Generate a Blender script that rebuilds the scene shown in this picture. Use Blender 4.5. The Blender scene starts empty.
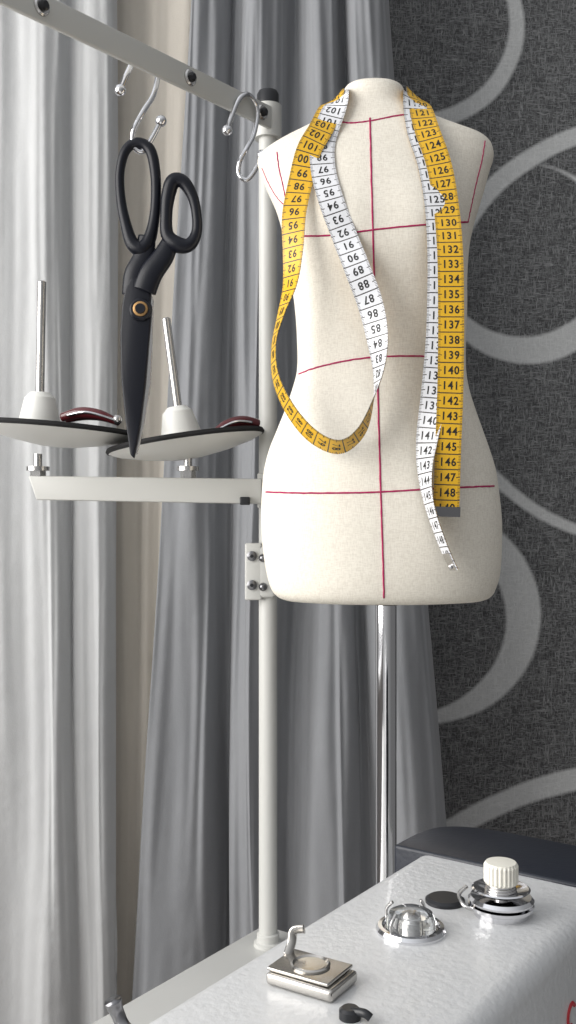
import bpy, bmesh, math, random
from mathutils import Vector, Matrix, noise
random.seed(4)
EYE = 1.118            # camera height above the floor (m)
F = 1000.0             # focal length in photo pixels
scene = bpy.context.scene
scene.view_settings.view_transform = 'Standard'

def W(u, v, d):
    """photo bearing (u,v) measured at a real distance d (m) -> metres in the room"""
    return Vector(((u-288)*d/F, d, EYE+(512-v)*d/F))

# ------------------------------------------------------------------ materials
def new_mat(name):
    m = bpy.data.materials.new(name); m.use_nodes = True
    nt = m.node_tree; b = nt.nodes['Principled BSDF']
    return m, nt, b
def mat(name, col, rough=0.5, metal=0.0, bump=0.0, scale=200, var=0.0, coat=0.0, spec=0.5, trans=0.0, sheen=0.0, dist=0.001):
    m, nt, b = new_mat(name)
    b.inputs['Base Color'].default_value = (*col, 1)
    b.inputs['Roughness'].default_value = rough
    b.inputs['Metallic'].default_value = metal
    b.inputs['Coat Weight'].default_value = coat
    b.inputs['Specular IOR Level'].default_value = spec
    b.inputs['Transmission Weight'].default_value = trans
    b.inputs['Sheen Weight'].default_value = sheen
    tc = nt.nodes.new('ShaderNodeTexCoord')
    n = nt.nodes.new('ShaderNodeTexNoise'); n.inputs['Scale'].default_value = scale
    n.inputs['Detail'].default_value = 4
    nt.links.new(tc.outputs['Object'], n.inputs['Vector'])
    if bump:
        bp = nt.nodes.new('ShaderNodeBump'); bp.inputs['Strength'].default_value = bump
        bp.inputs['Distance'].default_value = dist
        nt.links.new(n.outputs['Fac'], bp.inputs['Height'])
        nt.links.new(bp.outputs['Normal'], b.inputs['Normal'])
    if var:
        r = nt.nodes.new('ShaderNodeValToRGB')
        r.color_ramp.elements[0].position = .3; r.color_ramp.elements[1].position = .7
        r.color_ramp.elements[0].color = (*[c*(1-var) for c in col], 1)
        r.color_ramp.elements[1].color = (*[min(1, c*(1+var)) for c in col], 1)
        nt.links.new(n.outputs['Fac'], r.inputs['Fac'])
        nt.links.new(r.outputs['Color'], b.inputs['Base Color'])
    return m

def form_mat():
    m, nt, b = new_mat('form_cloth'); L = nt.links
    b.inputs['Roughness'].default_value = .95; b.inputs['Specular IOR Level'].default_value = .15
    tc = nt.nodes.new('ShaderNodeTexCoord')
    outs = []
    for sc in ((1900, 500, 260), (260, 500, 1900)):
        mp = nt.nodes.new('ShaderNodeMapping'); mp.inputs['Scale'].default_value = sc
        L.new(tc.outputs['Object'], mp.inputs['Vector'])
        n = nt.nodes.new('ShaderNodeTexNoise'); n.inputs['Scale'].default_value = 1; n.inputs['Detail'].default_value = 2
        L.new(mp.outputs[0], n.inputs['Vector']); outs.append(n.outputs['Fac'])
    ad = nt.nodes.new('ShaderNodeMath'); ad.operation = 'ADD'; L.new(outs[0], ad.inputs[0]); L.new(outs[1], ad.inputs[1])
    r = nt.nodes.new('ShaderNodeValToRGB')
    r.color_ramp.elements[0].position = .65; r.color_ramp.elements[0].color = (.75,.70,.61,1)
    r.color_ramp.elements[1].position = 1.0; r.color_ramp.elements[1].color = (.88,.835,.74,1)
    hm = nt.nodes.new('ShaderNodeMath'); hm.operation = 'MULTIPLY'; hm.inputs[1].default_value = .85; L.new(ad.outputs[0], hm.inputs[0])
    L.new(hm.outputs[0], r.inputs['Fac']); L.new(r.outputs[0], b.inputs['Base Color'])
    bp = nt.nodes.new('ShaderNodeBump'); bp.inputs['Strength'].default_value = .3; bp.inputs['Distance'].default_value = .0004
    L.new(ad.outputs[0], bp.inputs['Height']); L.new(bp.outputs[0], b.inputs['Normal'])
    return m
M_form  = form_mat()
M_red   = mat('burgundy_thread', (.40,.018,.10), .9, bump=.3, scale=800)
M_chrome= mat('chrome', (.78,.78,.80), .08, 1)
M_steel = mat('steel', (.58,.57,.56), .25, 1, bump=.05, scale=300)
M_dsteel= mat('dark_steel', (.22,.22,.23), .3, 1, bump=.05, scale=300)
M_sat   = mat('satin_steel', (.55,.53,.50), .22, 1, bump=.08, scale=300)
M_lacq  = mat('grey_lacquer', (.58,.58,.555), .38, bump=.05, scale=400)
M_white = mat('white_plastic', (.74,.74,.71), .4)
M_black = mat('black_plastic', (.012,.013,.016), .35)
M_pad   = mat('black_foam', (.01,.01,.011), .9, bump=.4, scale=900)
M_blk   = mat('black_steel', (.005,.006,.011), .36, 0, bump=.05, scale=500, spec=.32)
M_brass = mat('brass', (.45,.27,.12), .35, 1)
M_enam  = mat('machine_enamel', (.66,.665,.67), .28, bump=.4, scale=360, coat=.15, dist=.0008)
M_navy  = mat('dark_cover', (.014,.017,.026), .36, bump=.1, scale=500, spec=.4)
M_table = mat('table_laminate', (.60,.60,.58), .4, var=.03, scale=20)
M_burg  = mat('burgundy', (.09,.010,.014), .3, coat=.4)
M_cream = mat('cream_knob', (.78,.76,.68), .4)
M_glass = mat('clear_dome', (.9,.92,.93), .03, trans=.95)
M_redp  = mat('red_print', (.45,.02,.03), .4)
M_floor = mat('floor_wood', (.22,.15,.10), .45, var=.2, scale=6)
M_plast = mat('plaster', (.55,.55,.56), .9, bump=.1, scale=80)
M_frame = mat('window_pvc', (.8,.8,.8), .4)

def cloth(name, col, col2):
    m, nt, b = new_mat(name)
    tc = nt.nodes.new('ShaderNodeTexCoord')
    mp = nt.nodes.new('ShaderNodeMapping'); mp.inputs['Scale'].default_value = (1, 1, .35)
    nt.links.new(tc.outputs['Object'], mp.inputs['Vector'])
    n = nt.nodes.new('ShaderNodeTexNoise'); n.inputs['Scale'].default_value = 14; n.inputs['Detail'].default_value = 8
    n.inputs['Roughness'].default_value = .7
    nt.links.new(mp.outputs[0], n.inputs['Vector'])
    r = nt.nodes.new('ShaderNodeValToRGB')
    r.color_ramp.elements[0].position = .3; r.color_ramp.elements[1].position = .75
    r.color_ramp.elements[0].color = (*col, 1); r.color_ramp.elements[1].color = (*col2, 1)
    nt.links.new(n.outputs['Fac'], r.inputs['Fac'])
    nt.links.new(r.outputs['Color'], b.inputs['Base Color'])
    b.inputs['Roughness'].default_value = .9
    b.inputs['Specular IOR Level'].default_value = .2
    b.inputs['Sheen Weight'].default_value = .2
    n2 = nt.nodes.new('ShaderNodeTexNoise'); n2.inputs['Scale'].default_value = 900
    nt.links.new(tc.outputs['Object'], n2.inputs['Vector'])
    n3 = nt.nodes.new('ShaderNodeTexNoise'); n3.inputs['Scale'].default_value = 40; n3.inputs['Detail'].default_value = 5
    nt.links.new(tc.outputs['Object'], n3.inputs['Vector'])
    bp = nt.nodes.new('ShaderNodeBump'); bp.inputs['Strength'].default_value = .35; bp.inputs['Distance'].default_value = .0006
    nt.links.new(n2.outputs['Fac'], bp.inputs['Height'])
    bp2 = nt.nodes.new('ShaderNodeBump'); bp2.inputs['Strength'].default_value = .4; bp2.inputs['Distance'].default_value = .004
    nt.links.new(n3.outputs['Fac'], bp2.inputs['Height'])
    nt.links.new(bp.outputs[0], bp2.inputs['Normal'])
    nt.links.new(bp2.outputs[0], b.inputs['Normal'])
    tr = nt.nodes.new('ShaderNodeBsdfTranslucent'); nt.links.new(r.outputs['Color'], tr.inputs['Color'])
    mx = nt.nodes.new('ShaderNodeMixShader'); mx.inputs[0].default_value = .25
    nt.links.new(b.outputs[0], mx.inputs[1]); nt.links.new(tr.outputs[0], mx.inputs[2])
    nt.links.new(mx.outputs[0], nt.nodes['Material Output'].inputs['Surface'])
    return m
M_cur  = cloth('curtain_slate', (.32,.33,.35), (.38,.39,.41))
M_curL = cloth('curtain_silver', (.62,.63,.64), (.70,.71,.715))
M_sunlit= cloth('curtain_sunlit_beige', (.84,.79,.71), (.92,.87,.79))  # sunlight on the curtain, put into a brighter beige base colour

def wallpaper():
    m, nt, b = new_mat('swirl_wallpaper')
    L = nt.links
    def math_(op, a, c=None, d=None):
        n = nt.nodes.new('ShaderNodeMath'); n.operation = op
        for i, x in enumerate((a, c, d)):
            if x is None: continue
            if isinstance(x, (int, float)): n.inputs[i].default_value = x
            else: L.new(x, n.inputs[i])
        return n.outputs[0]
    tc = nt.nodes.new('ShaderNodeTexCoord'); sp = nt.nodes.new('ShaderNodeSeparateXYZ')
    L.new(tc.outputs['Object'], sp.inputs[0])
    s = .0013
    X = math_('WRAP', sp.outputs[0], .56, -.16)          # 0.72 m pattern repeat
    Z = math_('WRAP', sp.outputs[2], EYE+.70, EYE-.72)
    nz = nt.nodes.new('ShaderNodeTexNoise'); nz.inputs['Scale'].default_value = 5
    L.new(tc.outputs['Object'], nz.inputs['Vector'])
    wob = math_('MULTIPLY', math_('SUBTRACT', nz.outputs['Fac'], .5), .012)
    def dist(u, v):
        dx = math_('SUBTRACT', X, (u-288)*s); dz = math_('SUBTRACT', Z, EYE+(512-v)*s)
        return math_('ADD', math_('SQRT', math_('ADD', math_('MULTIPLY', dx, dx), math_('MULTIPLY', dz, dz))), wob)
    def step(x):   # soft step
        n = nt.nodes.new('ShaderNodeMapRange'); n.clamp = True
        n.inputs['From Min'].default_value = -.0024; n.inputs['From Max'].default_value = .0024
        L.new(x, n.inputs['Value']); return n.outputs[0]
    tot = None
    for (u1,v1,r1,u2,v2,r2) in [(421,25,104,416,20,94),(640,330,213,645,334,201),
                                (527,264,100,522,250,87),(430,615,110,411,619,95),(640,1120,357,640,1128,343)]:
        c = math_('MULTIPLY', step(math_('SUBTRACT', r1*s, dist(u1,v1))), step(math_('SUBTRACT', dist(u2,v2), r2*s)))
        tot = c if tot is None else math_('MAXIMUM', tot, c)
    mp = nt.nodes.new('ShaderNodeMapping'); mp.inputs['Scale'].default_value = (1, 1, .16); mp.inputs['Rotation'].default_value = (0,.5,0)
    L.new(tc.outputs['Object'], mp.inputs['Vector'])
    f1 = nt.nodes.new('ShaderNodeTexNoise'); f1.inputs['Scale'].default_value = 460; f1.inputs['Detail'].default_value = 3; f1.inputs['Distortion'].default_value = 1.8
    L.new(mp.outputs[0], f1.inputs['Vector'])
    mp2 = nt.nodes.new('ShaderNodeMapping'); mp2.inputs['Scale'].default_value = (.16, 1, 1); mp2.inputs['Rotation'].default_value = (0,.3,0)
    L.new(tc.outputs['Object'], mp2.inputs['Vector'])
    f2 = nt.nodes.new('ShaderNodeTexNoise'); f2.inputs['Scale'].default_value = 460; f2.inputs['Detail'].default_value = 3; f2.inputs['Distortion'].default_value = 1.8
    L.new(mp2.outputs[0], f2.inputs['Vector'])
    fm = math_('MAXIMUM', f1.outputs['Fac'], f2.outputs['Fac'])
    r = nt.nodes.new('ShaderNodeValToRGB')
    r.color_ramp.elements[0].position = .46; r.color_ramp.elements[0].color = (.032,.033,.035,1)
    r.color_ramp.elements[1].position = .72; r.color_ramp.elements[1].color = (.24,.245,.25,1)
    L.new(fm, r.inputs['Fac'])
    r2 = nt.nodes.new('ShaderNodeValToRGB')
    r2.color_ramp.elements[0].position = .35; r2.color_ramp.elements[0].color = (.40,.41,.415,1)
    r2.color_ramp.elements[1].position = .7; r2.color_ramp.elements[1].color = (.56,.57,.57,1)
    L.new(fm, r2.inputs['Fac'])
    mx = nt.nodes.new('ShaderNodeMix'); mx.data_type = 'RGBA'
    L.new(tot, mx.inputs[0]); L.new(r.outputs[0], mx.inputs[6]); L.new(r2.outputs[0], mx.inputs[7])
    L.new(mx.outputs[2], b.inputs['Base Color'])
    b.inputs['Roughness'].default_value = .55
    bp = nt.nodes.new('ShaderNodeBump'); bp.inputs['Strength'].default_value = .5; bp.inputs['Distance'].default_value = .001
    L.new(fm, bp.inputs['Height']); L.new(bp.outputs[0], b.inputs['Normal'])
    return m
M_wall = wallpaper()

def tape_mat(name, col):
    m, nt, b = new_mat(name); L = nt.links
    b.inputs['Roughness'].default_value = .38
    def math_(op, a, c=None):
        n = nt.nodes.new('ShaderNodeMath'); n.operation = op
        for i, x in enumerate((a, c)):
            if x is None: continue
            if isinstance(x, (int, float)): n.inputs[i].default_value = x
            else: L.new(x, n.inputs[i])
        return n.outputs[0]
    uv = nt.nodes.new('ShaderNodeUVMap'); sp = nt.nodes.new('ShaderNodeSeparateXYZ'); L.new(uv.outputs[0], sp.inputs[0])
    S, T = sp.outputs[0], sp.outputs[1]
    cm = math_('LESS_THAN', math_('FRACT', S), .075)
    mm = math_('LESS_THAN', math_('FRACT', math_('MULTIPLY', S, 10)), .33)
    edge = math_('GREATER_THAN', math_('ABSOLUTE', math_('SUBTRACT', T, .5)), .41)
    hf = math_('MULTIPLY', math_('LESS_THAN', math_('FRACT', math_('ADD', S, .5)), .06), math_('GREATER_THAN', math_('ABSOLUTE', math_('SUBTRACT', T, .5)), .35))
    k = math_('MAXIMUM', math_('MAXIMUM', cm, hf), math_('MULTIPLY', mm, edge))
    mx = nt.nodes.new('ShaderNodeMix'); mx.data_type = 'RGBA'
    L.new(k, mx.inputs[0]); mx.inputs[6].default_value = (*col, 1); mx.inputs[7].default_value = (.04,.035,.03,1)
    L.new(mx.outputs[2], b.inputs['Base Color'])
    return m
M_tyel = tape_mat('tape_yellow', (.76,.44,.018))
M_twhi = tape_mat('tape_white', (.78,.79,.82))
M_ink  = mat('tape_ink', (.015,.015,.015), .5)

# ------------------------------------------------------------------ helpers
def link(o, m=None, parent=None, smooth=True):
    scene.collection.objects.link(o)
    if m is not None: o.data.materials.append(m)
    if smooth and o.type == 'MESH':
        for p in o.data.polygons: p.use_smooth = True
    if parent is not None:
        o.parent = parent; o.matrix_parent_inverse = parent.matrix_world.inverted()
    return o
def empty(name, loc=(0,0,0), rot=(0,0,0)):
    e = bpy.data.objects.new(name, None); e.location = loc; e.rotation_euler = rot
    e.empty_display_size = .05
    scene.collection.objects.link(e); bpy.context.view_layer.update(); return e
def mesh(name, verts, faces, m, parent=None, smooth=True):
    me = bpy.data.meshes.new(name); me.from_pydata([tuple(v) for v in verts], [], faces); me.validate(); me.update()
    return link(bpy.data.objects.new(name, me), m, parent, smooth)
def frame_from(axis, up=Vector((0,0,1))):
    z = Vector(axis).normalized()
    if abs(z.dot(up)) > .98: up = Vector((0,1,0))
    x = up.cross(z).normalized(); y = z.cross(x)
    return Matrix((x, y, z)).transposed()
def autosmooth(o, ang=35):
    for p in o.data.polygons: p.use_smooth = True
    bm = bmesh.new(); bm.from_mesh(o.data)
    for e in bm.edges:
        if len(e.link_faces) == 2 and e.calc_face_angle(0) > math.radians(ang): e.smooth = False
    bm.to_mesh(o.data); bm.free()
def lathe(name, prof, loc, axis, m, parent=None, seg=40):
    R = frame_from(axis); loc = Vector(loc); V = []; Fc = []
    for r, h in prof:
        for i in range(seg):
            a = 2*math.pi*i/seg
            V.append(loc + R @ Vector((r*math.cos(a), r*math.sin(a), h)))
    for j in range(len(prof)-1):
        for i in range(seg):
            a = j*seg+i; b = j*seg+(i+1) % seg
            Fc.append((a, b, b+seg, a+seg))
    Fc.append(tuple(range(seg))[::-1]); Fc.append(tuple((len(prof)-1)*seg+i for i in range(seg)))
    o = mesh(name, V, Fc, m, parent); autosmooth(o, 30); return o
def cr(P, n=12, cyclic=False):
    P = [Vector(p) for p in P]; out = []; N = len(P)
    rng = range(N if cyclic else N-1)
    for i in rng:
        if cyclic: p0,p1,p2,p3 = P[(i-1)%N],P[i],P[(i+1)%N],P[(i+2)%N]
        else: p0,p1,p2,p3 = P[max(i-1,0)],P[i],P[i+1],P[min(i+2,N-1)]
        for k in range(n):
            t = k/n
            out.append(.5*((2*p1)+(-p0+p2)*t+(2*p0-5*p1+4*p2-p3)*t*t+(-p0+3*p1-3*p2+p3)*t**3))
    if not cyclic: out.append(P[-1])
    return out
def tube(name, pts, rad, m, parent=None, cyclic=False, n=8, smoothpts=True, seg=14, flat=1.0):
    """swept round (or flattened) bar through pts; rad = number or list"""
    pts = [Vector(p) for p in pts]
    if not isinstance(rad, (list, tuple)): rad = [rad]*len(pts)
    if smoothpts:
        Q = cr(pts, n, cyclic); Rr = cr([Vector((r,0,0)) for r in rad], n, cyclic); Rr = [r.x for r in Rr]
    else: Q, Rr = pts, list(rad)
    N = len(Q); V = []; Fc = []; prev = None
    for i in range(N):
        if cyclic: T = (Q[(i+1)%N]-Q[i-1])
        else: T = Q[min(i+1,N-1)]-Q[max(i-1,0)]
        T.normalize()
        if prev is None:
            a = Vector((0,1,0)) if abs(T.y) < .9 else Vector((0,0,1))
        else: a = prev
        A = (a-T*a.dot(T)).normalized(); B = T.cross(A); prev = A
        for k in range(seg):
            th = 2*math.pi*k/seg
            V.append(Q[i]+A*(math.cos(th)*Rr[i]*flat)+B*(math.sin(th)*Rr[i]))
    for i in range(N if cyclic else N-1):
        for k in range(seg):
            a = i*seg+k; b = i*seg+(k+1)%seg; c = ((i+1)%N)*seg
            Fc.append((a, b, c+(k+1)%seg, c+k))
    if not cyclic:
        Fc.append(tuple(range(seg))[::-1]); Fc.append(tuple((N-1)*seg+k for k in range(seg)))
    return mesh(name, V, Fc, m, parent)
def ball(name, c, r, m, parent=None, sc=(1,1,1)):
    bm = bmesh.new(); bmesh.ops.create_uvsphere(bm, u_segments=20, v_segments=12, radius=r)
    for v in bm.verts: v.co = Vector((v.co.x*sc[0], v.co.y*sc[1], v.co.z*sc[2]))+Vector(c)
    me = bpy.data.meshes.new(name); bm.to_mesh(me); bm.free()
    return link(bpy.data.objects.new(name, me), m, parent)
def prism(name, poly, vec, m, parent=None, bevel=0.0, seg=3):
    """extrude planar polygon (3D points) by vec, bevel the edges"""
    bm = bmesh.new(); vs = [bm.verts.new(p) for p in poly]; f = bm.faces.new(vs)
    r = bmesh.ops.extrude_face_region(bm, geom=[f])
    for g in r['geom']:
        if isinstance(g, bmesh.types.BMVert): g.co += Vector(vec)
    bmesh.ops.recalc_face_normals(bm, faces=bm.faces)
    if bevel:
        bmesh.ops.bevel(bm, geom=list(bm.edges), offset=bevel, segments=seg, profile=.5, affect='EDGES', clamp_overlap=True)
    me = bpy.data.meshes.new(name); bm.to_mesh(me); bm.free()
    o = link(bpy.data.objects.new(name, me), m, parent, True); autosmooth(o, 40); return o
def box(name, lo, hi, m, parent=None, bevel=0, seg=3, M=None):
    x0,y0,z0 = lo; x1,y1,z1 = hi
    P = [Vector(p) for p in ((x0,y0,z0),(x1,y0,z0),(x1,y1,z0),(x0,y1,z0))]
    v = Vector((0,0,z1-z0))
    if M is not None:
        P = [M @ p for p in P]; v = M.to_3x3() @ v
    return prism(name, P, v, m, parent, bevel, seg)
def interp(tab, x):
    if x <= tab[0][0]: return tab[0][1:]
    if x >= tab[-1][0]: return tab[-1][1:]
    for i in range(len(tab)-1):
        if tab[i][0] <= x <= tab[i+1][0]:
            a, b = tab[i], tab[i+1]; h = b[0]-a[0]; t = (x-a[0])/h; out = []
            pa = tab[i-1] if i > 0 else a; nb = tab[i+2] if i+2 < len(tab) else b
            for k in range(1, len(a)):
                m0 = (b[k]-pa[k])/(b[0]-pa[0]) if b[0] != pa[0] else 0
                m1 = (nb[k]-a[k])/(nb[0]-a[0]) if nb[0] != a[0] else 0
                t2, t3 = t*t, t**3
                out.append((2*t3-3*t2+1)*a[k]+(t3-2*t2+t)*h*m0+(-2*t3+3*t2)*b[k]+(t3-t2)*h*m1)
            return tuple(out)

# ------------------------------------------------------------------ room
YW = 1.30
mesh('wall_back', [(-1.3,YW,0),(1.6,YW,0),(1.6,YW,2.5),(-1.3,YW,2.5)], [(0,1,2,3)], M_wall, smooth=False)
mesh('floor', [(-1.3,-1.2,0),(1.6,-1.2,0),(1.6,YW,0),(-1.3,YW,0)], [(0,1,2,3)], M_floor, smooth=False)
# left wall with a window opening
wl = []; wf = []
def quad(a,b,c,d): i=len(wl); wl.extend([a,b,c,d]); wf.append((i,i+1,i+2,i+3))
X0=-1.3
quad((X0,-1.2,0),(X0,YW,0),(X0,YW,.8),(X0,-1.2,.8))
quad((X0,-1.2,2.2),(X0,YW,2.2),(X0,YW,2.5),(X0,-1.2,2.5))
quad((X0,-1.2,.8),(X0,-.7,.8),(X0,-.7,2.2),(X0,-1.2,2.2))
quad((X0,.9,.8),(X0,YW,.8),(X0,YW,2.2),(X0,.9,2.2))
mesh('wall_left', wl, wf, M_plast, smooth=False)
win = empty('window_1', (X0,.1,1.5))
for nme,lo,hi in (('sill',(X0-.02,-.72,.77),(X0+.12,.92,.80)),('head',(X0-.03,-.7,2.15),(X0+.02,.9,2.2)),
                  ('jamb_1',(X0-.03,-.7,.8),(X0+.02,-.65,2.15)),('jamb_2',(X0-.03,.85,.8),(X0+.02,.9,2.15)),('mullion',(X0-.03,.08,.8),(X0+.02,.12,2.15))):
    box(nme, lo, hi, M_frame, win, .004)
box('baseboard_back', (-1.3,YW-.015,0),(1.6,YW,.08), M_frame, None, .003)

# ------------------------------------------------------------------ curtains
def curtain(name, knots, m, seed=0, z0=.02, z1=2.34, sub=10, amp=.004, ref=1.12, soft=1.0):
    """knots: (bearing at top of view, bearing at bottom of view, distance from the lens)"""
    zt = EYE+.512*ref; zb = EYE-.488*ref
    mean = sum(q[2] for q in knots)/len(knots)
    K = cr([Vector((q[0], q[1], mean+(q[2]-mean)*soft)) for q in knots], sub); rows = 120; V = []; Fc = []; n = len(K)
    for j in range(rows+1):
        z = z0+(z1-z0)*j/rows; t = (zt-z)/(zt-zb); t2 = max(-.25, min(1.25, t))
        for i, k in enumerate(K):
            u = k.x+(k.y-k.x)*t2
            x = (u-288)*ref/F
            w = noise.noise(Vector((i*.09+seed, z*2.2, seed)))*amp*(1+1.2*max(0,t2))
            w2 = noise.noise(Vector((i*.25+seed*3, z*5, 3.3)))*amp*.5
            sway = math.sin(z*3.1+seed+i*.05)*.0035
            V.append((x+sway+w*.6, k.z+w+w2, z))
    for j in range(rows):
        for i in range(n-1):
            a = j*n+i; Fc.append((a, a+1, a+n+1, a+n))
    o = mesh(name, V, Fc, m)
    s = o.modifiers.new('thickness', 'SOLIDIFY'); s.thickness = .0015
    return o
curtain('curtain', [(-260,-250,1.085),(-215,-205,1.05),(-170,-160,1.085),(-125,-120,1.045),(-80,-75,1.075),(-40,-45,1.048),(-12,-18,1.050),(12,8,1.046),(32,30,1.051),(52,54,1.047),(66,67,1.048),(76,78,1.059),(79,85,1.076),(90,98,1.07),(104,108,1.066),(114,118,1.073),(119,123,1.088)], M_curL, 1.3, amp=.0035, soft=.85)
curtain('sunlit_curtain_strip', [(96,90,1.138),(112,104,1.132),(128,120,1.125),(142,132,1.129),(156,144,1.125),(168,156,1.129),(180,168,1.125),(198,182,1.133)], M_sunlit, 5.1, amp=.002)  # added panel standing in for the sun patch; its light is in the colour
curtain('curtain.001', [(206,160,1.122),(197,143,1.112),(194,136,1.095),(200,150,1.083),(212,180,1.084),(226,204,1.10),(233,216,1.13),(240,226,1.125),(246,236,1.09),(256,250,1.078),(266,262,1.085),
     (280,276,1.11),(290,290,1.14),(300,302,1.13),(308,318,1.095),(320,338,1.085),(334,352,1.095),(342,364,1.125),(347,376,1.125),(352,392,1.09),(362,415,1.080),(374,438,1.085),(383,455,1.112),(386,466,1.15),(380,468,1.19)], M_cur, 9.7, amp=.008, soft=.72)
rod = empty('curtain_rod', (-.4,1.12,2.37))
tube('rail', [(-1.2,1.12,2.37),(.6,1.12,2.37)], .014, M_steel, rod, smoothpts=False)
for i,x in enumerate((-1.2,.6)): ball('finial_%d'%(i+1), (x,1.12,2.37), .026, M_steel, rod)
for i,x in enumerate((-1.05,.5)): tube('bracket_%d'%(i+1), [(x,1.12,2.37),(x,YW,2.37)], .008, M_steel, rod, smoothpts=False)

# ------------------------------------------------------------------ table
D = Vector((.573,.82,0)).normalized(); Nn = Vector((D.y,-D.x,0))
TT = EYE-.368
corner = Vector((-.022,.893,0))
tab = empty('sewing_table', (corner.x, corner.y, 0))
def TP(n_, s_, z): p = corner+Nn*n_+D*s_; return Vector((p.x,p.y,z))
prism('table_top', [TP(0,0,TT-.025),TP(.62,0,TT-.025),TP(.62,-1.1,TT-.025),TP(0,-1.1,TT-.025)], (0,0,.025), M_table, tab, .003)
for i,(a,b_) in enumerate(((.05,-.06),(.57,-.06),(.05,-1.04),(.57,-1.04))):
    p = [TP(a-.02,b_-.02,0),TP(a+.02,b_-.02,0),TP(a+.02,b_+.02,0),TP(a-.02,b_+.02,0)]
    prism('leg_%d'%(i+1), p, (0,0,TT-.025), M_lacq, tab, .003)

# ------------------------------------------------------------------ dress form
YC = .72; k = YC/F
tabF = [(84,361,387,11,11),(86,350,397,19,19),(91,344,403,26,26),(100,341,406,29,29),(108,338,409,30,30),(113,333,416,31,31),
 (118,326,428,33,33),(125,313,446,35,36),(132,299,466,37,39),(138,287,482,40,42),(144,276,489.5,42,45),(150,267,492,45,48),(156,260,493,47,50),(163,257.5,492,50,53),
 (172,260,489,53,55),(190,267,484,59,58),(210,276,478,65,60),(230,282,472,69,60),(250,286,468,70,58),(280,291,466,68,54),(310,295,466,64,51),
 (340,297,465,61,50),(370,297,465,60,51),(390,292,468,62,55),(410,285,474,66,60),(430,277,481,70,66),(450,269,488,74,71),(470,264,494,77,75),
 (490,262,497,79,78),(520,261,500,80,79),(550,263,500,79,78),(575,267,498,77,76),(588,271,494,74,73),(595,276,490,70,69),(599,284,482,63,62),(600.5,298,468,50,50)]
def sect(v):
    L_,R_,bf,bb = interp(tabF, v)
    return (L_+R_)/2, (R_-L_)/2, bf, bb
def bust(u, v):
    return 9*math.exp(-((u-330)**2)/(2*27**2)-((v-238)**2)/(2*30**2)) + 9*math.exp(-((u-424)**2)/(2*27**2)-((v-236)**2)/(2*30**2))
def front(u, v):
    """distance (m) of the torso front at form coordinates u,v"""
    c,a,bf,bb = sect(v); q = min(1, abs(u-c)/a); n = 2.25
    return YC-k*(bf*(1-q**n)**(1/n)+bust(u,v)*(1-q**4))
form = empty('dress_form', (.068, YC, TT))
V = []; Fc = []; vs_ = []
v = 84
while v < 600.5:
    vs_.append(v); v += 1.5 if (v < 170 or v > 583) else 4
vs_.append(600.5); SEG = 96
for v in vs_:
    c,a,bf,bb = sect(v)
    for i in range(SEG):
        th = 2*math.pi*i/SEG; cs, sn = math.cos(th), math.sin(th); n = 2.25
        x = math.copysign(abs(cs)**(2/n), cs); y = math.copysign(abs(sn)**(2/n), sn)
        b_ = bf if y < 0 else bb; uu = c+a*x; dep = b_*y
        if y < 0: dep -= bust(uu, v)*(1-abs(x)**4)
        V.append(((uu-288)*k, YC+dep*k, EYE+(512-v)*k))
nr = len(vs_)
for j in range(nr-1):
    for i in range(SEG):
        a = j*SEG+i; b_ = j*SEG+(i+1)%SEG; Fc.append((a, a+SEG, b_+SEG, b_))
Fc.append(tuple(range(SEG))); Fc.append(tuple((nr-1)*SEG+i for i in range(SEG))[::-1])
mesh('torso', V, Fc, M_form, form)
def on_form(u, v, off=0.0004):
    d = YC
    for _ in range(14):
        p = W(u, v, d); d2 = front(288+p.x/k, 512-(p.z-EYE)/k)-off; d = .5*d+.5*d2
    return W(u, v, d)
def seam(name, pts, r=.00062, off=.0000):
    P = cr([Vector((a,b_,0)) for a,b_ in pts], 10)
    Q = [on_form(p.x+.35*noise.noise(Vector((i*.5,len(name),0))), p.y+.35*noise.noise(Vector((i*.5,3,len(name)))), off) for i,p in enumerate(P)]
    tube(name, Q, [r*(1+.3*noise.noise(Vector((i*.8,7,0)))) for i in range(len(Q))], M_red, form, smoothpts=False, seg=8)
seam('seam_centre', [(370,118),(371,160),(373,235),(375,300),(377,360),(379,430),(381,500),(383,560),(384,598)])
seam('seam_neck', [(338,121),(350,123),(370,121),(395,116),(411,114)])
seam('seam_chest', [(292,234),(303,236),(335,235),(372,230),(410,226),(450,223),(468,222)])
seam('seam_waist', [(299,374),(315,368),(345,361),(376,357),(410,356),(440,357),(462,359)])
seam('seam_hip', [(266,492),(300,493),(340,493),(380,492),(430,489),(470,487),(494,486)])
seam('seam_armhole_1', [(277,152),(279,168),(284,190),(287,210),(289,228),(292,236)], .0005)
seam('seam_armhole_2', [(485,141),(482,160),(477,180),(473,198),(470,212),(468,222)], .0005)
seam('seam_side', [(262,168),(268,182),(276,196),(284,205)], .0004)
px = (386-288)*k
lathe('pole', [(.0076,.0),(.0076,EYE-(600-512)*k-TT+.01)], (px,YC,TT), (0,0,1), M_chrome, form)
lathe('collar', [(.0095,-.003),(.0095,0)], (px,YC,EYE-(600.5-512)*k), (0,0,1), M_black, form)
lathe('base', [(.075,0),(.076,.004),(.070,.008),(.03,.013),(.012,.02),(.0095,.03)], (px,YC,TT), (0,0,1), M_chrome, form)

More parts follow.
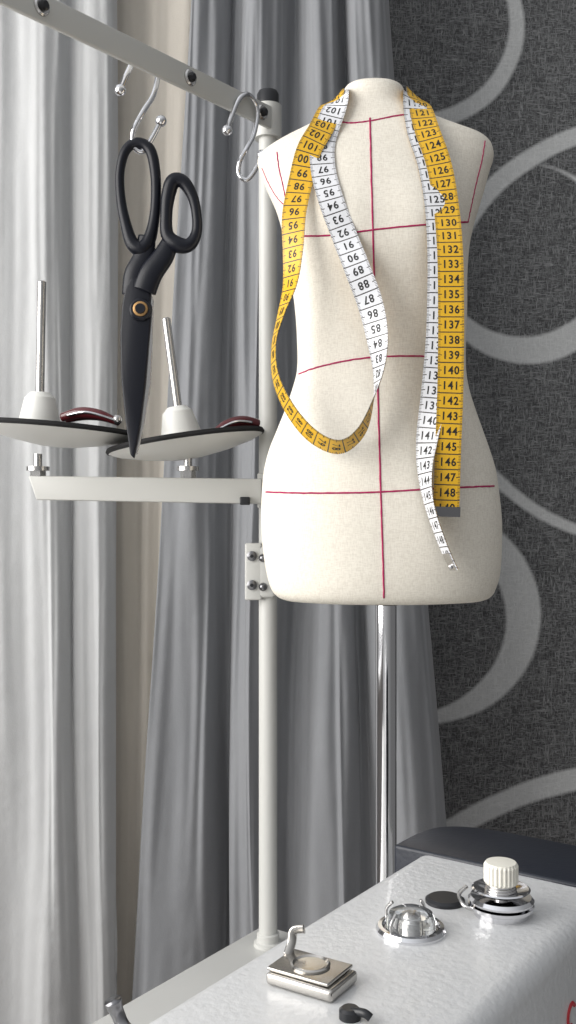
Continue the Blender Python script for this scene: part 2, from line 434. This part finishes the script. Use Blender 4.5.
# ------------------------------------------------------------------ measuring tape
Vw = Vector((0,-1,0)); TW = .0170
NX = (373.5-288)*k; ZN = EYE+(512-107)*k
def F_(u,v,off,tw): return ('p', on_form(u,v,off), tw)
def A_(u,v,d,tw): return ('p', W(u,v,d), tw)
def X_(x,y,z,w): return ('x', Vector((x,y,z)), Vector(w))
ctrl = [A_(446,516,.6525,0),A_(448,450,.6525,0),A_(450,400,.653,0),A_(451,350,.654,0),A_(451,300,.655,0),A_(450,250,.657,0),
 F_(446,205,.006,0),F_(439,165,.006,0),F_(427,130,.006,0),
 X_(NX+.0285,.705,ZN+.002,(-.75,0,.65)),X_(NX+.026,.735,ZN+.005,(-.35,.0,.93)),X_(NX,.7455+.0045,ZN+.008,(0,0,1)),X_(NX-.026,.735,ZN+.005,(.35,0,.93)),X_(NX-.0285,.705,ZN,(.75,0,.65)),
 F_(322,127,.0065,5),F_(309,150,.006,5),F_(301,180,.006,10),A_(294,215,.672,20),A_(293,250,.668,38),A_(290,285,.666,56),A_(281,315,.664,72),A_(274,345,.662,79),A_(276,378,.660,75),A_(291,411,.656,68),
 A_(314,437,.653,64),A_(340,447,.651,62),A_(361,432,.651,68),A_(373,402,.652,84),A_(379,368,.654,112),A_(377,335,.656,142),A_(370,303,.657,162),A_(357,268,.657,175),
 F_(344,235,.003,180),F_(331,200,.003,180),F_(323,168,.003,180),F_(324,138,.003,180),
 X_(NX-.0255,.700,ZN-.002,(.75,0,.65)),X_(NX-.0235,.735,ZN+.001,(.35,0,.93)),X_(NX,.7465,ZN+.004,(0,0,1)),X_(NX+.0235,.735,ZN+.001,(-.35,0,.93)),X_(NX+.0255,.700,ZN-.002,(-.75,0,.65)),
 F_(419,130,.003,178),F_(430,165,.003,176),F_(437,205,.003,176),A_(440,250,.661,180),A_(440,300,.660,182),A_(438,350,.659,186),A_(433,400,.6575,198),A_(427,440,.6565,222),A_(425,470,.6545,243),A_(429,503,.6525,256),A_(441,540,.6515,259),A_(454,570,.6515,260)]
C = [c[1] for c in ctrl]; Wd = []
for i,c in enumerate(ctrl):
    if c[0] == 'x': w = c[2].normalized()
    else:
        T = (C[min(i+1,len(C)-1)]-C[max(i-1,0)]).normalized()
        w0 = Vw.cross(T).normalized(); t = math.radians(c[2]); w = w0*math.cos(t)+Vw*math.sin(t)
    Wd.append(w)
CC = cr(C, 16); WW = [w.normalized() for w in cr(Wd, 16)]
S = [0.0]
for i in range(1, len(CC)): S.append(S[-1]+(CC[i]-CC[i-1]).length)
def rib(s, t, side=0.0):
    """s metres along, t -0.5..0.5 across, side offset along the yellow normal"""
    import bisect
    i = min(max(bisect.bisect_right(S, s)-1, 0), len(S)-2); f = (s-S[i])/max(1e-9, S[i+1]-S[i])
    p = CC[i].lerp(CC[i+1], f); w = WW[i].lerp(WW[i+1], f).normalized()
    T = (CC[min(i+2,len(CC)-1)]-CC[max(i-1,0)]).normalized(); w = (w-T*w.dot(T)).normalized()
    return p+w*(t*TW)+T.cross(w)*side
tape = empty('measuring_tape', C[0]); LEN = S[-1]; NS = 600
CM = .0100
for nme, side, mt in (('yellow_face', .00022, M_tyel), ('white_face', -.00022, M_twhi)):
    V = []; Fc = []; UV = []
    for i in range(NS+1):
        s = LEN*i/NS
        for j in range(5):
            t = j/4-.5; V.append(rib(s, t, side)); UV.append((s/CM+.001, j/4))
    for i in range(NS):
        for j in range(4): a = i*5+j; Fc.append((a,a+1,a+6,a+5))
    o = mesh(nme, V, Fc, mt, tape); ul = o.data.uv_layers.new(name='UVMap')
    for lp in o.data.loops: ul.data[lp.index].uv = UV[lp.vertex_index]
# printed numerals
dg = {}
for ch in '0123456789':
    cu = bpy.data.curves.new('d', 'FONT'); cu.body = ch; cu.size = 1; cu.resolution_u = 3; cu.offset = .022
    ob = bpy.data.objects.new('d', cu); scene.collection.objects.link(ob); bpy.context.view_layer.update()
    me = bpy.data.meshes.new_from_object(ob.evaluated_get(bpy.context.evaluated_depsgraph_get()))
    xs = [v.co.x for v in me.vertices]
    dg[ch] = ([(v.co.x-(min(xs)+max(xs))/2, v.co.y) for v in me.vertices], [tuple(p.vertices) for p in me.polygons])
    bpy.data.objects.remove(ob); bpy.data.curves.remove(cu); bpy.data.meshes.remove(me)
V = []; Fc = []
total = int(LEN/CM)
hgt = .0052/.70; adv = .0039
for side in (1, -1):
    for i in range(total):
        num = (149-i) if side == 1 else (150-total+i)
        if num < 1: continue
        st = str(num); n = len(st)
        for j, ch in enumerate(st):
            x0 = (j-(n-1)/2)*adv; pts, fs = dg[ch]; base = len(V)
            for (gx, gy) in pts:
                x = x0+gx*hgt*.9; y = (gy-.35)*hgt
                if side == 1: s = (i+.54)*CM+y; t = -x/TW
                else: s = (i+.54)*CM-y; t = -x/TW
                V.append(rib(s, t, side*.00034))
            Fc += [tuple(base+q for q in f) for f in fs]
mesh('numerals', V, Fc, M_ink, tape, False)
def clip(name, s0, s1, ex, mt):
    P = []
    for s in (s0, s1):
        for t, sd in ((-.5-ex,.0008),(.5+ex,.0008),(.5+ex,-.0008),(-.5-ex,-.0008)): P.append(rib(s, t, sd))
    mesh(name, P, [(0,1,2,3)[::-1],(4,5,6,7),(0,1,5,4),(1,2,6,5),(2,3,7,6),(3,0,4,7)], mt, tape, False)
clip('end_clip', -.0005, .0060, .04, M_dsteel); clip('end_clip_far', LEN-.012, LEN, -.12, M_steel)
ball('clip_rivet', rib(LEN-.003, 0, -.001), .0018, M_chrome, tape)

# ------------------------------------------------------------------ thread stand
PX, PY = -.017, .85
stand = empty('thread_stand', (PX,PY,TT))
zt = EYE+(512-100)*.00085
lathe('post', [(.0078,0),(.0078,zt-TT)], (PX,PY,TT), (0,0,1), M_lacq, stand)
lathe('post_cap', [(.0092,-.016),(.0094,0),(.008,.003)], (PX,PY,zt+.004), (0,0,1), M_black, stand)
lathe('foot_flange', [(.012,0),(.012,.003),(.0095,.004),(.0095,.010),(.008,.011)], (PX,PY,TT), (0,0,1), M_lacq, stand)
B0 = Vector((PX+.002,PY-.010,EYE+.331)); B1 = Vector((-.200,.597,EYE+.326))
bd = (B1-B0).normalized(); bn = Vector((0,0,1)).cross(bd).normalized()
hz = .0095
prism('guide_bar', [B0-Vector((0,0,hz))-bn*.002, B1-Vector((0,0,hz))-bn*.002, B1+Vector((0,0,hz))-bn*.002, B0+Vector((0,0,hz))-bn*.002], bn*.004, M_lacq, stand, .0012)
sgn = 1 if bn.dot(Vector((0,-1,0))) > 0 else -1
for i,t in enumerate((.045,.33,.79,.93)):
    p = B0.lerp(B1, t)
    lathe('guide_washer_%d'%(i+1), [(.0062,0),(.0062,.001),(.0052,.0022)], p+bn*sgn*.002, bn*sgn, M_steel, stand)
    lathe('guide_bolt_%d'%(i+1), [(.0035,.001),(.0035,.004),(.0022,.005)], p+bn*sgn*.002, bn*sgn, M_black, stand, seg=6 if i%2 else 20)
lathe('top_clamp', [(.0115,-.014),(.0115,.014)], (PX,PY,EYE+.331), (0,0,1), M_lacq, stand)
def bx(name, u0,u1,v0,v1,d0,d1,m,bev=.001):
    dm = (d0+d1)/2
    a = W(u0,v1,dm); b_ = W(u1,v0,dm)
    return box(name, (a.x,d0,a.z),(b_.x,d1,b_.z), m, stand, bev)
dm = .83
arm = [W(30,476,dm),W(38,500,dm),W(262,504,dm),W(262,479,dm)]
prism('spool_arm', [p+Vector((0,-.006,0)) for p in arm], (0,.014,0), M_lacq, stand, .0012)
bx('arm_clamp', 258,276,474,508,.832,.866,M_lacq)
bx('arm_clamp_knob', 240,250,497,505,.815,.825,M_black)
bx('bracket', 245,262,543,600,.838,.844,M_lacq,.0015)
bx('bracket_wrap', 257,276,545,597,.838,.862,M_lacq,.003)
for i,vv in enumerate((556,585)):
    lathe('bracket_screw_%d'%(i+1), [(.0042,0),(.0042,.002),(.002,.003)], W(252,vv,.838), (0,-1,0), M_dsteel, stand)
    lathe('bracket_socket_%d'%(i+1), [(.0016,0),(.0016,.0036)], W(252,vv,.838), (0,-1,0), M_black, stand, seg=6)
    ball('bracket_lug_%d'%(i+1), W(263,vv+2,.838), .0036, M_dsteel, stand)
def spool(i, cu, cv, rod_top, rod_bot, tilt, R, pinu):
    ax = Vector((math.sin(tilt[0]), tilt[1], math.cos(tilt[0]))).normalized()
    c = W(cu, cv, dm)
    lathe('disc_%d'%i, [(.006,-.0125),(.014,-.0120),(.036,-.0085),(R*.88,-.0035),(R,.0),(R,.0012),(R*.9,.001),(.01,.001)], c, ax, M_white, stand, seg=72)
    lathe('disc_pad_%d'%i, [(R+.0012,.0000),(R+.0022,.0018),(R+.001,.0042),(R*.9,.0044),(.01,.0044)], c, ax, M_pad, stand, seg=72)
    top = W(*rod_top, dm); bot = W(*rod_bot, dm); rx = (top-bot).normalized()
    cb = c+Vector((bot.x-c.x,0,0))+ax*.0036
    cb.z = c.z+.003-(bot.x-c.x)*math.tan(tilt[0])
    lathe('cone_%d'%i, [(.0175,0),(.0172,.004),(.0125,.024),(.0095,.027),(.008,.0285)], cb, rx, M_white, stand)
    lathe('spindle_%d'%i, [(.0036,.02),(.0036,(top-cb).length-.001),(.0025,(top-cb).length)], cb, (top-cb), M_steel, stand)
    nb = Vector((W(pinu,0,dm).x, c.y, 0))
    zb = EYE+(512-478)*dm/F
    lathe('nut_%d'%i, [(.0095,.006),(.0095,.0095),(.004,.010)], (nb.x,nb.y,zb), (0,0,1), M_steel, stand)
    lathe('nut_hex_%d'%i, [(.0065,0),(.0065,.006)], (nb.x,nb.y,zb), (0,0,1), M_steel, stand, seg=6)
    lathe('stud_%d'%i, [(.0035,-.004),(.0035,.02)], (nb.x,nb.y,zb), (0,0,1), M_steel, stand)
spool(1, 58, 432, (42,281), (39,400), (math.radians(4.5), .0), .067, 38)
spool(2, 186, 444, (166,318), (183,415), (math.radians(-8.5), .0), .064, 188)

def snips(name, a, b_):
    e = empty(name, a); d = (b_-a)
    for i,off in enumerate((-.006,.006)):
        tube('handle_%d'%(i+1), [a+Vector((0,off,0)), a+d*.35+Vector((0,off*1.4,.004)), a+d*.7+Vector((0,off*1.2,.003)), b_+Vector((0,off*.4,-.002))], [.0035,.0045,.004,.0025], M_burg, e)
        tube('trim_%d'%(i+1), [a+d*.12+Vector((0,off*1.7-.003,.001)), a+d*.5+Vector((0,off*1.8-.003,.004)), b_+Vector((0,off*.6-.002,-.001))], .0011, M_chrome, e)
    ball('pivot', b_+Vector((0,-.003,0)), .004, M_steel, e)
snips('thread_snips', W(64,418,.81), W(118,420,.80))
snips('thread_snips', W(258,424,.82), W(212,433,.80))

# ------------------------------------------------------------------ S hooks
def hook(name, pts, d, r):
    P = [W(a,b_,d)+Vector((0,c,0)) for a,b_,c in pts]; e = empty(name, P[0])
    tube('wire', P, r, M_chrome, e, n=10)
    ball('ball_1', P[0], r*2.1, M_chrome, e); ball('ball_2', P[-1], r*2.1, M_chrome, e)
    return e
hook('s_hook', [(123,97,-.012),(130,80,-.012),(138,64,-.010),(148,53,0),(156,64,.008),(153,90,.006),(143,112,0),(134,132,-.002),(134,146,0),(142,151,.001),(151,140,0),(161,121,0)], .742, .0020)
hook('s_hook', [(228,136,-.012),(232,124,-.012),(240,104,-.010),(249,95,0),(257,106,.008),(254,130,.006),(247,148,0),(240,162,-.001),(239,174,0),(246,180,0),(254,172,0),(262,155,0)], .81, .0020)

# ------------------------------------------------------------------ tailor's scissors
SD = .742; ks = SD/F
sc = empty('tailor_scissors', W(142,311,SD))
def SP(a, b_, off=0): return W(a, b_, SD)+Vector((0,off,0))
tube('handle_large', [SP(*p) for p in ((138,143),(150,150),(155,170),(156,195),(154,220),(149,240),(141,249),(132,243),(126,225),(121,200),(120,172),(126,150))],
     [.0040,.0042,.0040,.0038,.0040,.005,.0058,.0052,.0042,.0036,.0034,.0036], M_blk, sc, cyclic=True)
tube('handle_small', [SP(a,b_,-.004) for a,b_ in ((174,183),(184,184),(193,198),(197,216),(197,234),(190,246),(178,246),(168,236),(167,216),(169,197))],
     [.0055,.005,.0042,.0038,.0040,.005,.006,.005,.0045,.0052], M_blk, sc, cyclic=True)
tube('shank_large', [SP(147,236,0),SP(144,256,0),SP(136,275,0),SP(134,295,0)], [.0065,.0078,.0090,.009], M_blk, sc, flat=.5)
tube('shank_small', [SP(172,240,-.003),SP(164,257,-.003),SP(152,274,-.003),SP(145,292,-.003)], [.006,.008,.0088,.0088], M_blk, sc, flat=.5)
prism('blade_rear', [SP(a,b_,.001) for a,b_ in ((128,284),(148,282),(153,300),(152,350),(150.5,385),(144,425),(137,454),(133,455),(130,420),(126,360))], (0,.003,0), M_steel, sc, .0006)
prism('blade_front', [SP(a,b_,-.0045) for a,b_ in ((126,290),(132,279),(145,277),(151,290),(152,318),(149,350),(146,385),(141,425),(135,459),(131,455),(126,420),(122,380),(121,335),(123,305))], (0,.0045,0), M_blk, sc, .0012)
lathe('pivot_boss', [(.0085,0),(.0083,.002),(.007,.0032)], SP(142,311,-.0045), (0,-1,0), M_blk, sc)
lathe('pivot_ring', [(.0058,.003),(.0054,.0042),(.004,.0045)], SP(142,311,-.0045), (0,-1,0), M_brass, sc)
lathe('pivot_screw', [(.0040,.004),(.0036,.0058)], SP(142,311,-.0045), (0,-1,0), M_blk, sc)

# ------------------------------------------------------------------ sewing machine
MO = Vector((-.043,.311,TT)); ang = math.atan2(Nn.y, Nn.x)
mach = empty('sewing_machine', MO, (0,0,ang))
MM = Matrix.Translation(MO) @ Matrix.Rotation(ang, 4, 'Z')
H = .213
def ML(x,y,z): return MM @ Vector((x,y,z))
side = [(-.11,.075),(-.06,.075),(-.05,.10),(.075,.105),(.09,.09),(.095,.03),(.185,.03),(.185,H),(-.10,H),(-.11,H-.012)]
prism('body', [ML(0,y,z) for y,z in side], MM.to_3x3() @ Vector((.088,0,0)), M_enam, mach, .0075, 5)
box('bed', (-.02,-.17,0.0005),(.15,.20,.034), M_enam, mach, .004, M=MM)
# dark belt cover, rounded in plan
plan = []
for i in range(33):
    a = math.pi*i/32; cx_ = math.cos(a); sy_ = math.sin(a)
    plan.append((.044+.055*math.copysign(abs(cx_)**.5, cx_), .176+.048*abs(sy_)**.5))
prism('belt_cover', [ML(x,y,.05) for x,y in plan], Vector((0,0,H+.0015-.05)), M_navy, mach, .003, 3)
lathe('handwheel', [(.03,.0),(.048,.004),(.052,.012),(.048,.022),(.02,.024)], ML(.043,.2245,.13), D, M_black, mach)
lathe('needle_bar', [(.003,0),(.003,.03)], ML(.044,-.085,.046), (0,0,1), M_steel, mach)
box('presser_foot', (.036,-.098,.0345),(.052,-.070,.039), M_steel, mach, .001, M=MM)
lathe('presser_bar', [(.0025,0),(.0025,.05)], ML(.044,-.075,.038), (0,0,1), M_steel, mach)
def TOPP(u, v): return W(u, v, .155/(v-512)*F)
p = TOPP(445,902); lathe('oil_cap', [(.0078,-.001),(.0078,.0012),(.0065,.002)], p, (0,0,1), M_black, mach)
p = TOPP(411,931)
lathe('sight_ring', [(.0130,-.002),(.0130,.0010),(.0122,.0022),(.0108,.0024),(.0098,.0010)], p, (0,0,1), M_chrome, mach)
lathe('sight_well', [(.0097,.0005),(.0097,.0014)], p, (0,0,1), M_dsteel, mach)
lathe('sight_dome', [(.0093,.0016),(.0090,.0045),(.0080,.0068),(.0055,.0080),(.001,.0084)], p, (0,0,1), M_glass, mach)
lathe('sight_nozzle', [(.003,.0016),(.003,.0035),(.0015,.0055)], p, (0,0,1), M_steel, mach)
for i,a in enumerate((1.0, 2.4, 3.9)):
    c_, s_ = math.cos(a), math.sin(a)
    tube('sight_prong_%d'%(i+1), [p+Vector((c_*.0112,s_*.0112,.002)), p+Vector((c_*.0112,s_*.0112,.0055)), p+Vector((c_*.0085,s_*.0085,.0085))], .0006, M_steel, mach)
p = TOPP(501,914)
lathe('tension_base', [(.0105,-.001),(.0105,.002),(.0125,.003),(.0125,.0042),(.008,.0048)], p, (0,0,1), M_chrome, mach)
lathe('tension_disc_1', [(.004,.0045),(.0115,.0062),(.0123,.0052),(.0126,.0060),(.0115,.0072),(.004,.0060)], p, (0,0,1), M_chrome, mach)
lathe('tension_disc_2', [(.004,.0066),(.0105,.0094),(.0112,.0100),(.0105,.0104),(.004,.0086)], p, (0,0,1), M_chrome, mach)
sp_ = [p+Vector((math.cos(t*.7)*(.0058-.00003*t), math.sin(t*.7)*(.0058-.00003*t), .0088+t*.00011)) for t in range(46)]
tube('tension_spring', sp_, .0006, M_steel, mach, smoothpts=False, seg=8)
lathe('tension_post', [(.0025,.004),(.0025,.016)], p, (0,0,1), M_steel, mach)
kn_prof = [(.0060,.0120),(.0064,.0128),(.0064,.0190),(.0058,.0201),(.002,.0203)]
V=[];Fc=[];sg=96
for r,h in kn_prof:
    for i in range(sg):
        rr = r*(1+.03*(1 if i%4<2 else -1)) if .0125 < h < .0195 else r
        a = 2*math.pi*i/sg; V.append(p+Vector((rr*math.cos(a), rr*math.sin(a), h)))
for j in range(len(kn_prof)-1):
    for i in range(sg): Fc.append((j*sg+i, j*sg+(i+1)%sg, (j+1)*sg+(i+1)%sg, (j+1)*sg+i))
Fc.append(tuple((len(kn_prof)-1)*sg+i for i in range(sg))); Fc.append(tuple(range(sg))[::-1])
mesh('tension_knob', V, Fc, M_cream, mach, False)
tube('tension_hook', [p+Vector((-.010,-.004,.003)), p+Vector((-.0145,-.002,.004)), p+Vector((-.0155,.004,.006)), p+Vector((-.012,.007,.008))], .0008, M_steel, mach)
tube('thread_guide', [ML(.004,-.004,.205), ML(-.006,-.004,.207), ML(-.010,-.004,.211), ML(-.011,-.005,.215)], [.0018,.002,.0022,.0028], M_dsteel, mach)
q = TOPP(350,1018)
lathe('thumb_screw', [(.0034,-.001),(.0034,.0025),(.0025,.0033)], q, (0,0,1), M_black, mach)
tube('tension_lever', [q+Vector((0,0,.002)), q+Vector((.004,-.003,.003)), q+Vector((.006,-.004,.002))], .0013, M_black, mach)
tube('red_badge', [ML(.0880,.131+.004*math.cos(a*.6), H-.030+.004*math.sin(a*.6)) for a in range(1,9)], .0008, M_redp, mach)

# ------------------------------------------------------------------ seam guide (steel block)
q = TOPP(312,984)
gR = Matrix.Translation(q) @ Matrix.Rotation(math.radians(-32), 4, 'Z')
sg_ = empty('magnetic_seam_guide', q)
box('block', (-.0125,-.0090,.0003),(.0125,.0088,.0042), M_sat, sg_, .0012, 4, M=gR)
box('plate', (-.0128,-.0078,.0044),(.0105,.0090,.0056), M_sat, sg_, .0005, 3, M=gR)
lathe('recess_ring', [(.0064,.0),(.0066,.0008),(.0060,.0012),(.0053,.0006)], gR @ Vector((-.001,.0008,.0054)), (0,0,1), M_sat, sg_)
lathe('recess', [(.0054,.0),(.0050,.0008),(.002,.0010)], gR @ Vector((-.001,.0008,.0054)), (0,0,1), M_sat, sg_)
tube('stop_prong', [gR @ Vector(x) for x in ((-.012,.004,.005),(-.0125,.0075,.008),(-.0125,.009,.0115),(-.009,.010,.0125))], .0016, M_sat, sg_, flat=.5)

# ------------------------------------------------------------------ light
def area(name, loc, target, size, power, col, sy=None):
    l = bpy.data.lights.new(name, 'AREA'); l.energy = power; l.color = col; l.size = size
    if sy: l.shape = 'RECTANGLE'; l.size_y = sy
    o = bpy.data.objects.new(name, l); scene.collection.objects.link(o); o.location = loc
    o.rotation_euler = (Vector(target)-Vector(loc)).to_track_quat('-Z', 'Y').to_euler(); return o
area('window_daylight', (-1.24,.1,1.5), (0,.6,1.25), 1.5, 36, (1,.975,.94), 1.3)
w = bpy.data.worlds.new('room_ambient'); scene.world = w; w.use_nodes = True
nt = w.node_tree; bg = nt.nodes['Background']
tc = nt.nodes.new('ShaderNodeTexCoord'); sx = nt.nodes.new('ShaderNodeSeparateXYZ'); nt.links.new(tc.outputs['Generated'], sx.inputs[0])
r = nt.nodes.new('ShaderNodeValToRGB'); nt.links.new(sx.outputs[2], r.inputs[0])
r.color_ramp.elements[0].position = 0; r.color_ramp.elements[0].color = (.45,.45,.45,1)
r.color_ramp.elements[1].position = .8; r.color_ramp.elements[1].color = (.95,.97,1.0,1)
r2 = nt.nodes.new('ShaderNodeMapRange'); nt.links.new(sx.outputs[0], r2.inputs['Value'])
r2.inputs['From Min'].default_value = -.6; r2.inputs['From Max'].default_value = .8; r2.inputs['To Min'].default_value = 1.2; r2.inputs['To Max'].default_value = .35
nt.links.new(r.outputs[0], bg.inputs['Color']); nt.links.new(r2.outputs[0], bg.inputs['Strength'])

cam = bpy.data.cameras.new('camera'); cam.sensor_fit = 'VERTICAL'; cam.sensor_height = 36; cam.lens = 36*F/1024
cam.clip_start = .02
co = bpy.data.objects.new('camera', cam); scene.collection.objects.link(co)
co.location = (0,0,EYE); co.rotation_euler = (math.radians(90),0,0); scene.camera = co
